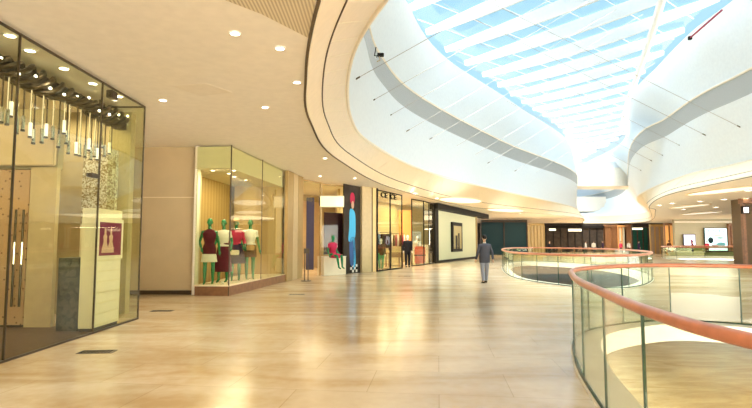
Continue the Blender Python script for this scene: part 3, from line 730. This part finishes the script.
sg = thing('light_box_sign', 'blank cream light box sign over the counter window', 'sign', tuple(at(332, 201.5, e1.y - .25)))
obj('box', bx(-.56, -.07, -.27, .56, .07, .27, bev=.02), M_cream, sg); obj('face', bx(-.53, -.08, -.24, .53, -.068, .24), mat('sign_face', (.95, .85, .6), .5, emit=(1, .86, .58), estr=.35), sg); obj('hook', bx(-.60, -.04, -.2, -.555, .04, .2), M_black, sg)
# seated mannequin
t = thing('mannequin', 'seated green mannequin in a crimson dress on the cream counter', 'mannequin', (at(333, 250, e1.y - .05).x, e1.y - .12, -.12), .75)
me, J, f = body(2.0, True, ((.05, 0), (-.05, 0)), stand_arms, sit=True)
obj('body', me, M_green, t, True)
jk = jacket(J, f, M_cloth_r, t, .86, .1, True, name='dress')
sk = bmesh.new(); tube(sk, [(0, .05, .93), (0, -.2, .94), (0, -.40, .93)], [.17, .19, .17], 16, flat=.55); obj('skirt', scale_me(fuse(sk, .012, 2), f), M_cloth_r, t, True)
# poster panel with a standing figure in blue
pc = e2.lerp(e3, .5); dv = (e3 - e2).normalized(); ang = math.atan2(dv.y, dv.x); wd = (e3 - e2).length
ps = thing('fashion_poster', 'tall dark poster of a red haired figure in blue beside the counter', 'poster', (pc.x, pc.y, 0), ang)
obj('panel', bx(-wd / 2 + .02, -.03, 0, wd / 2 - .02, .03, 4.42), M_dark, ps)
def flat(pts, m, name, y=-.045): 
    if 4 < len(pts) < 12: pts = [(v.x, v.y) for v in spline([Vector(c) for c in pts], 5)]
    bm = bmesh.new(); a = [bm.verts.new((x, -.032, z)) for x, z in pts]; b = [bm.verts.new((x, y, z)) for x, z in pts]
    bm.faces.new(a); bm.faces.new(b[::-1]); n = len(pts)
    for i in range(n): bm.faces.new((a[i], a[(i + 1) % n], b[(i + 1) % n], b[i]))
    return obj(name, bm, m, ps)
ell = lambda cx, cz, rx, rz: [(cx + rx * math.cos(k * PI / 8), cz + rz * math.sin(k * PI / 8)) for k in range(16)]
flat(ell(-.02, 3.75, .22, .30), M_cloth_r, 'printed_hair'); flat(ell(0, 3.42, .12, .2), M_skin, 'printed_face', -.05)
flat([(-.28, 3.1), (-.05, 3.22), (.22, 3.0), (.28, 2.4), (.2, 1.75), (-.35, 1.6), (-.3, 2.3)], M_blue, 'printed_coat')
flat([(-.25, 1.65), (.2, 1.75), (.22, .8), (.05, .4), (-.2, .5)], M_navy, 'printed_trousers')
flat([(.05, 1.6), (.2, 1.65), (.3, .6), (.2, .3), (.1, .3)], M_blue, 'printed_leg')
for i in range(4):
    for j in range(3): 
        x0 = -.2 + i * .17; flat([(x0, .05 + j * .13), (x0 + .17, .05 + j * .13), (x0 + .17, .18 + j * .13), (x0, .18 + j * .13)], M_cloth_w if (i + j) % 2 else M_black, 'printed_check', -.04)
pw = e4 - e3
o = obj('gilt_column_panel', sl(e3, e4 - (e4 - e3).normalized() * .14, 0, ZC - .01, .3), M_gold2); props(o, 'broad pale gold panel right of the dark poster', 'wall panel')
o = obj('entrance_post', sl(e4, e5, 0, ZC - .01, .06), mat('amber_post', (.8, .55, .22), .4, emit=(1, .7, .3), estr=.15)); props(o, 'narrow amber strip between the two black door posts', 'door post')
for q, lb in ((e4, 'left black upright post of the corner shop'), (e5, 'right black upright post of the corner shop')):
    o = obj('door_post', tb([(q.x, q.y - .06, 0), (q.x, q.y - .06, ZC - .02)], .06, 4), M_black); props(o, lb, 'post')
# queue posts in the entrance
q = hz(306, 281); t = thing('sign_stand', 'slim twin post floor stand in the open entrance', 'sign stand', (q.x, q.y, 0))
obj('post', tb([(-.06, 0, .02), (-.06, 0, 1.2)], .018, 8), M_bronze, t); obj('post', tb([(.08, 0, .02), (.08, 0, 1.2)], .018, 8), M_bronze, t); obj('base', disc(.2, 0, .025), M_bronze, t)
obj('holder', bx(-.1, -.02, 1.1, .12, .02, 1.3, bev=.01), M_bronze, t)
o = obj('entrance_banner', bx(-3.2, 23.4, .3, -2.85, 23.5, 3.6), mat('dusky_banner', (.08, .07, .12), .5)); props(o, 'dark upright banner just inside the open entrance', 'banner')

# corner shop with letters, racks and mannequins
c0, c1, c2, c3, c4 = e5, F2(402, 268.3), F2(412, 266.2), F2(424, 265), F2(434, 263.4)
shopfront('glazed_shopfront', 'tall glass front of the clothes shop lit amber inside', [c0, c0.lerp(c1, .5), c1], 0, 4.32, M_black)
shopfront('curved_shopfront', 'curved right half of the clothes shop glazing', [c2, c3, c3.lerp(c4, .5), c4], 0, 4.32, M_black)
tx = bpy.data.curves.new('letters', 'FONT'); tx.body = 'CE  CE'; tx.size = .62; tx.extrude = .03
to = bpy.data.objects.new('tmp', tx); COL.objects.link(to)
tme = bpy.data.meshes.new_from_object(to.evaluated_get(bpy.context.evaluated_depsgraph_get())); bpy.data.objects.remove(to)
dd = (c1 - c0); tx0 = c0 + dd.normalized() * .25
o = obj('sign_letters', tme, M_black); o.location = (tx0.x + .1, tx0.y - .12, 3.98); o.rotation_euler = (PI / 2, 0, math.atan2(dd.y, dd.x)); o.scale = (1.2, .66, 1); props(o, 'black capital letters hung at the top of the clothes shop glass', 'sign')
# backs of shops (one faceted wall well behind the glass)
bk = [(-8.3, 16.3), (-7.6, 24.5), (-5.0, 30.5), (-1.2, 34.2), (2.5, 41), (4.6, 45)]
bm = bmesh.new()
for a, b in zip(bk, bk[1:]): slab(bm, a, b, 0, ZC, .1)
struct('wall_shop_backs', bm, M_gold2)
struct('wall_shop_divider', sl((-2.0, 27.6), (-2.6, 33), 0, ZC, .1), M_gold2)
struct('wall_shop_divider_left', sl((-3.55, 22.0), (-7.4, 24.3), 0, ZC, .1), M_cream)
area('shop_lamp', (-3.8, 27, 4.35), 2.6, 170, (1, .84, .60))
area('shop_lamp', (.4, 31.2, 4.35), 2.4, 210, (1, .84, .60), sy=2.6)
area('shop_lamp', (2.6, 37.2, 4.35), 2, 190, (1, .84, .60), sy=2.5)
def simple_person(px, Y, H, rz, label, top, bot, z=0, voxel=.02, lng=0, arms=None, legs=((.05, .1), (-.03, -.1)), sit=False, name='person', skin=None):
    X = (px - 376) / FPX * Y; t = thing(name, label, 'person' if name == 'person' else 'mannequin', (X, Y, z), rz)
    me, J, f = body(H, False, legs, arms, voxel=voxel, sit=sit, nose=voxel < .015)
    obj('body', me, skin or M_skin, t, True); jacket(J, f, top, t, .84, .95, voxel=voxel); trousers(J, f, bot, t, voxel)
    if name == 'person': hair(f, M_hair, t, lng)
    shoes(J, f, M_black, t) if voxel < .02 else None
    return t
# clothes racks
def rack(px, Y, rz, label, cols, n=9):
    X = (px - 376) / FPX * Y; t = thing('clothes_rack', label, 'clothes rack', (X, Y, 0), rz)
    for s in (-.5, .5): obj('upright', tb([(s, -.2, .03), (s, 0, .06), (s, 0, 2.13)], .02, 8), M_bronze, t)
    obj('rail', tb([(-.5, 0, 2.10), (.5, 0, 2.10)], .018, 8), M_bronze, t); obj('foot_bar', tb([(-.5, 0, .05), (.5, 0, .05)], .02, 8), M_bronze, t)
    for k in range(n):
        x = -.42 + k * .84 / (n - 1); m = cols[k % len(cols)]; L = random.uniform(.7, 1.0)
        g = thing('hanging_garment', label_g[m.name] + ' hanging on the ' + label.split(' with')[0], 'garment', (X + x * math.cos(rz), Y + x * math.sin(rz), .38), rz, 'garments on the ' + label.split(' with')[0])
        bm = rings(bmesh.new(), [(0, 0, 1.66 - L, .045, .22), (0, 0, 1.4, .04, .19), (0, 0, 1.6, .035, .17), (0, 0, 1.66, .015, .04)], 12)
        obj('cloth', bm, m, g, True); obj('hanger', tb([(0, 0, 1.64), (0, 0, 1.73)], .006, 5), M_chrome, g)
label_g = {'black_cloth': 'black top', 'maroon_cloth': 'maroon top', 'brown_cloth': 'brown top', 'crimson_cloth': 'crimson top', 'white_cloth': 'white top'}
rack(383, 29.5, .3, 'long clothes rack with dark tops at the left of the clothes shop', [M_cloth_b, M_cloth_k, M_cloth_m])
rack(398, 33.5, .2, 'short clothes rack with mixed tops at the back of the clothes shop', [M_cloth_w, M_cloth_b, M_cloth_r], 7)
o = thing('display_table', 'brown wooden display table in the clothes shop', 'table', ((394 - 376) / FPX * 32.3, 32.3, 0), .3)
obj('tabletop', bx(-.5, -.35, .84, .5, .35, .9, bev=.01), M_wood, o)
for a in (-.44, .44):
    for b in (-.29, .29): obj('leg', bx(a - .03, b - .03, 0, a + .03, b + .03, .84), M_wood, o)
obj('drawer_front', bx(-.42, -.36, .6, .42, -.30, .82), M_wood, o)
simple_person(407.5, 32.2, 2.0, .1, 'mannequin in a black top and black trousers inside the clothes shop', M_cloth_k, M_cloth_k, name='mannequin', voxel=.014, skin=M_cloth_w)
simple_person(417, 36.5, 1.95, .2, 'mannequin in a white top behind the red suitcase', M_cloth_w, M_cloth_b, name='mannequin', voxel=.014, skin=M_cloth_w)
simple_person(381, 28.6, 1.75, .2, 'mannequin in a brown jacket and green trousers by the black door post', M_cloth_b, mat('green_cloth', (.02, .26, .10), .8), name='mannequin', voxel=.014, skin=M_cloth_w)
t = thing('suitcase', 'red upright suitcase in the curved shop window', 'suitcase', (at(420, 262, 35.9).x, 35.9, 0), .2)
obj('shell', bx(-.36, -.16, .06, .36, .16, 1.25, bev=.05), mat('coral_shell', (.75, .13, .08), .4), t); obj('strap', bx(-.38, -.17, .60, .38, .17, .68), M_black, t)
obj('handle', tb([(-.12, 0, 1.25), (-.12, 0, 1.5), (.12, 0, 1.5), (.12, 0, 1.25)], .018, 8), M_black, t)
for a in (-.3, .3): obj('wheel', tb([(a, -.03, .035), (a, .03, .035)], .035, 12), M_black, t)
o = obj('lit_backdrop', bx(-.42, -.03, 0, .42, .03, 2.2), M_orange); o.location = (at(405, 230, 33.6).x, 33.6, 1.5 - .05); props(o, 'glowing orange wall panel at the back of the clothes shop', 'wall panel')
o2 = obj('white_shelf_unit', bx(-.7, -.2, 0, .7, .2, 1.35, bev=.02), M_warmwhite); o2.location = (at(421, 255, 38).x, 38.4, 0); props(o2, 'low white shelf unit in the curved shop window', 'shelf unit')

# dark framed shop with pale window
d0, d1 = F2(437, 263), F2(476, 258.2)
dn = (d1 - d0).normalized(); dL = (d1 - d0).length; da = math.atan2(dn.y, dn.x)
ds = thing('dark_framed_shopfront', 'pale glowing shop window in a heavy black surround left of the walking man', 'shopfront', (d0.x, d0.y, 0), da)
obj('left_jamb', bx(-.75, -.15, 0, .0, .3, 4.3), M_black, ds)
obj('right_jamb', bx(dL, -.1, 0, dL + .3, .3, 4.2), M_gold, ds)
obj('header', bx(-.75, -.35, 4.0, dL + 4.5, .3, 4.43), M_black, ds)
obj('sill', bx(0, -.12, 0, dL, .3, .18), M_black, ds)
obj('window_panel', bx(.0, .0, .18, dL, .06, 3.95), mat('pale_green_lit_panel', (.52, .52, .29), .4, emit=(1, 1, .66), estr=.12), ds)
fx = dL * .36; 
fr = obj('niche_frame', bx(fx - .7, -.16, .75, fx + 2.4, .0, 3.2), M_black, ds); obj('niche_glass', bx(fx - .4, -.18, 1.0, fx + 2.0, -.16, 2.9), mat('niche_gold', (.55, .45, .20), .25), fr)
obj('niche_figure', bx(fx + .1, -.2, 1.0, fx + .6, -.18, 2.1), M_dark, fr); obj('niche_figure', bx(fx + .9, -.2, 1.0, fx + 1.3, -.18, 2.3), M_dark, fr)
for i, (px, py) in enumerate(((453, 207), (490, 213))):
    Y = 44 if i == 0 else 56; q = at(px, py, Y); t = thing('spotlight', ('white spotlight on the black header of the pale window', 'white spotlight at the right end of the black header')[i], 'spotlight', tuple(q))
    obj('lamp_head', ball(bmesh.new(), (0, -.25, 0), (.28, .2, .22)), M_lamp2 if False else mat('spot_white', (.95, .95, .95), .4, emit=(1, 1, 1), estr=.8), t, True); obj('arm', tb([(0, -.2, .1), (0, .1, .5)], .04, 6), M_black, t)

# ------------------------------------------------------------------ the walking man
mx, my = hz(485, 283).x, hz(485, 283).y
t = thing('person', 'man in a dark grey suit walking away along the pale marble floor', 'person', (mx, my, 0), PI + .12)
arms = [((-.09, .04, -.27), (-.13, .0, -.54)), ((.09, .06, -.27), (.13, -.03, -.53))]
me, J, f = body(1.82, False, ((.06, .16), (-.02, -.12)), arms, voxel=.008)
obj('body', me, M_skin, t, True); jacket(J, f, M_cloth_g, t, .76, .97, grow=.045, name='suit_jacket', flare=1.15)
trousers(J, f, mat('grey_trouser_cloth', (.26, .27, .32), .8), t); hair(f, M_hair, t); shoes(J, f, M_black, t)
obj('shirt_collar', scale_me(fuse(tb([(0, .01, 1.475), (0, .008, 1.525)], [.068, .06], 14), .008, 1), f), M_cloth_w, t, True)
mn = t

# ------------------------------------------------------------------ FAR SHOPS
def wallbox(name, x0, y0, z0, x1, y1, z1, m): return struct(name, bx(x0, y0, z0, x1, y1, z1), m)
# dark teal front
Xa = lambda px, Y: (px - 376) / FPX * Y
def front(name, label, px0, px1, Y, ztop, m, n, mm=M_bronze, cat='shopfront', lit=None):
    x0, x1 = Xa(px0, Y), Xa(px1, Y); t = thing(name, label, cat, (x0, Y, 0)); W_ = x1 - x0
    obj('back_panel', bx(0, .15, 0, W_, .3, ztop), m, t)
    for k in range(n + 1): obj('mullion', bx(k * W_ / n - .06, 0, 0, k * W_ / n + .06, .16, ztop), mm, t)
    obj('header', bx(.01, -.1, ztop, W_ - .01, .3, ztop + .3), mm, t)
    if lit: 
        for (a, b, c, dd_) in lit: obj('lit_sign', bx(W_ * a, -.14, c, W_ * b, .0, dd_), mat('sign_glow', (1, .95, .8), .5, emit=(1, .9, .65), estr=1.2), t)
    return t
front('teal_shopfront', 'large dark teal glazed shopfront behind the walking man', 481, 527, 62, 3.95, M_teal, 2, M_dark)
front('narrow_gold_shopfront', 'narrow bright gold shop entrance right of the teal front', 528, 544, 64, 3.6, M_gold2, 5, M_gold)
front('dark_restaurant_front', 'long dark restaurant front beyond the oval balustrade', 546, 604, 78, 3.7, M_dark, 8, M_black, lit=[(.05, .16, 3.3, 3.6), (.38, .60, 3.2, 3.55)])
front('brown_timber_front', 'brown timber shop wall right of the dark restaurant', 604, 618, 78, 3.9, M_wood, 2, M_wood)
front('lit_doorway_front', 'bright narrow doorway with orange frame between brown walls', 618, 625, 77.6, 3.8, M_cream, 2, mat('orange_frame', (.7, .32, .1), .5))
front('brown_timber_front', 'brown timber pier between the bright doorway and the teal shop', 625, 632, 77.6, 3.9, M_wood, 1, M_wood)
front('green_glass_shopfront', 'dark green shop window with a white strip sign on top', 632, 648, 72, 3.6, mat('deep_green', (.02, .09, .07), .2), 3, M_dark, lit=[(.0, .62, 3.3, 3.55)])
front('grey_shopfront', 'grey shop entrance left of the orange one', 650, 664, 68, 3.6, mat('grey_back', (.3, .26, .22), .4), 3, M_gold)
front('orange_shopfront', 'glowing orange shop entrance beside the beige wall', 664.5, 674, 66, 3.7, mat('orange_glow', (.85, .42, .12), .4, emit=(1, .5, .15), estr=.3), 2, M_wood)
wallbox('wall_far_right', Xa(674.5, 65), 65, 0, 60, 65.5, ZC, mat('olive_stone', (.46, .42, .28), .5))
struct('trim_14', bx(Xa(674.5, 65), 64.9, 4.0, 60, 65, 4.2), M_warmwhite)
wallbox('wall_far', Xa(478, 64), 79, 0, 50, 79.5, ZC, M_dark)
wallbox('wall_far_left', 9.3, 62.6, 0, 26, 63, ZC, M_dark) if False else None
# screens
def screen(px, py, w_, h_, Y, label, m, extra=None):
    q = at(px, py, Y); t = thing('wall_screen', label, 'screen', tuple(q)); obj('frame', bx(-w_ / 2 - .08, -.12, -h_ / 2 - .08, w_ / 2 + .08, 0, h_ / 2 + .08), M_teal, t)
    obj('display', bx(-w_ / 2, -.14, -h_ / 2, w_ / 2, -.12, h_ / 2), m, t); return t
sc1 = screen(689, 240, 1.4, 1.3, 64.8, 'small pale lilac lit screen on the beige far wall', mat('lilac_screen', (.7, .7, .8), .4, emit=(.85, .80, 1), estr=.9))
obj('silhouette', ball(bmesh.new(), (.25, -.16, -.25), (.14, .02, .35)), M_plum, sc1)
sc2 = screen(715.5, 239.5, 2.75, 2.8, 64.8, 'large bright cyan advertising screen on the far wall', mat('cyan_screen', (.6, .85, .9), .4, emit=(.62, .92, .95), estr=.85, noise=.1))
for (cx, cz, rx, rz, m) in ((-.7, -.1, .35, .4, M_teal), (.5, .2, .45, .12, mat('screen_grey', (.25, .4, .45), .5)), (.6, -.6, .6, .25, mat('screen_blue', (.12, .42, .5), .5)), (-.2, -.8, .5, .2, MATS['screen_grey'] if 'screen_grey' in MATS else M_teal), (.2, .5, .6, .14, MATS['white_cloth'])):
    obj('artwork', ball(bmesh.new(), (cx, -.15, cz), (rx, .015, rz)), m, sc2)
tx = bpy.data.curves.new('letters', 'FONT'); tx.body = 'Supreme Rd'; tx.size = .42; tx.extrude = .01
# title line on the large screen: only unreadable dark dashes in the photograph
g = bmesh.new()
for k in range(9): box(g, -1.05 + k * .24, -.155, 1.0 + .03 * (k % 2), -.88 + k * .24, -.14, 1.16 - .03 * (k % 3))
obj('title_line', g, M_teal, sc2)
front('brown_niche_front', 'brown niche shop right of the cyan screen', 728.2, 738, 64.6, 3.6, mat('niche_brown', (.30, .16, .10), .5), 3, M_wood)
# benches in front of the screens
for (px, lb) in ((722, 'long dark bench with green side below the cyan screen'), (690, 'pale low bench below the lilac screen')):
    Y = 58; X = Xa(px, Y); t = thing('bench', lb, 'bench', (X, Y, 0)); 
    if px == 722:
        obj('seat', bx(-2.2, -.3, .42, 1.6, .3, .52, bev=.02), M_dark, t); obj('base', bx(-2.1, -.25, 0, 1.5, .25, .42), mat('moss_panel', (.16, .18, .07), .6), t)
    else: obj('seat', bx(-2.6, -.3, .36, 1.4, .3, .46, bev=.02), M_warmwhite, t); obj('base', bx(-2.5, -.25, 0, 1.3, .25, .36), M_cream, t)
hd = thing('planter_hedge', 'low green planter wall in front of the beige far wall', 'planter', (Xa(675, 62), 62, 0))
obj('box', bx(0, -.2, 0, 3.6, .2, .5), M_cream, hd); obj('foliage', fuse(box(bmesh.new(), .05, -.15, .5, 3.55, .15, .95), .06, 2), mat('olive_leaves', (.18, .22, .08), .8, noise=.5, nscale=14, bump=.6), hd)

# right-hand pier with small lit sign
Yp = 34
pr = struct('wall_right_pier', bx(Xa(744.5, Yp), Yp, 0, 40, Yp + 1.2, ZC), mat('brown_pier', (.16, .11, .06), .5))
struct('trim_15', bx(Xa(742, Yp), Yp - .15, 0, Xa(744.5, Yp), Yp + .1, ZC), M_wood)
t = thing('lit_sign', 'small white lit sign high on the dark right pier', 'sign', (Xa(743, Yp), Yp - .3, 3.65)); obj('box', bx(-.22, -.05, -.22, .22, .15, .28), M_black, t); obj('face', bx(-.16, -.07, -.16, .16, -.05, .2), mat('sign_white', (1, .9, .9), .5, emit=(1, .88, .9), estr=1.2), t)
struct('trim_16', bx(Xa(739, Yp), Yp - .5, 4.1, Xa(752, Yp) + 3, Yp, ZC - .01), M_wood)

# ------------------------------------------------------------------ far people and cafe furniture
specs = [(549, 60, 'person in black standing behind the oval balustrade', M_cloth_k, M_cloth_k), (585, 66, 'person in white shirt at the far cafe tables', M_cloth_w, M_cloth_k),
         (593, 69, 'person in pale shirt farther right at the cafe tables', M_cloth_w, M_cloth_g), (602, 69.5, 'person in dark top right of the two pale shirts', M_cloth_n, M_cloth_k),
         (620, 71, 'person in crimson top at the bright doorway', M_cloth_r, M_cloth_k), (628, 68, 'person in white top by the brown timber pier', M_cloth_w, M_cloth_b),
         (638, 66, 'person in navy in front of the green shop window', M_cloth_n, M_cloth_n), (668, 60.5, 'person in brown at the orange entrance', M_cloth_b, M_cloth_m),
         (691.5, 60.5, 'person in plum clothes passing the lilac screen', M_cloth_m, M_cloth_n), (706, 60.6, 'person in red top left of the cyan screen', M_cloth_r, M_cloth_b), (733, 60.5, 'person in brown passing the brown niche shop', M_cloth_b, M_cloth_n)]
for i, (px, Y, lb, a, b) in enumerate(specs): simple_person(px, Y, 1.65 + .03 * (i % 4), i * 1.3, lb, a, b, voxel=.022)
tab = None
for i, (px, Y) in enumerate(((566, 62), (574, 66), (583, 61), (592, 63), (600, 65))):
    X = Xa(px, Y); lb = ['round brown cafe table at the left end of the far cafe', 'round brown cafe table second from the left', 'round brown cafe table in the middle of the far cafe', 'round brown cafe table second from the right', 'round brown cafe table at the right end of the far cafe'][i]
    if tab is None:
        tab = thing('cafe_table', lb, 'table', (X, Y, 0)); obj('tabletop', disc(.5, .72, .76), M_wood, tab); obj('pedestal', tb([(0, 0, .02), (0, 0, .72)], .04, 8), M_black, tab); obj('base', disc(.28, 0, .03), M_black, tab)
    else: dup(tab, (X, Y, 0), 0, lb)
ch = None
for i, (px, Y) in enumerate(((572, 60.5), (579, 67.5), (589.5, 60), (597.5, 61.6), (606, 66), (559, 61))):
    X = Xa(px, Y)
    lb = 'dark wooden chair ' + ('right of the leftmost round cafe table', 'right of the second round cafe table from the left', 'right of the middle round cafe table', 'right of the fourth round cafe table from the left', 'right of the rightmost round cafe table', 'left of the leftmost round cafe table')[i]
    if ch is None:
        ch = thing('cafe_chair', lb, 'chair', (X, Y, 0), 0, 'chairs of the far cafe'); obj('seat', bx(-.22, -.22, .43, .22, .22, .48, bev=.01), M_wood, ch); obj('backrest', bx(.18, -.22, .55, .22, .22, .95, bev=.01), M_wood, ch)
        for a in (-.19, .19):
            for b in (-.19, .19): obj('leg', bx(a - .02, b - .02, 0, a + .02, b + .02, .95 if a > 0 else .43), M_wood, ch)
    else: dup(ch, (X, Y, 0), i * .9, lb, 'chairs of the far cafe')
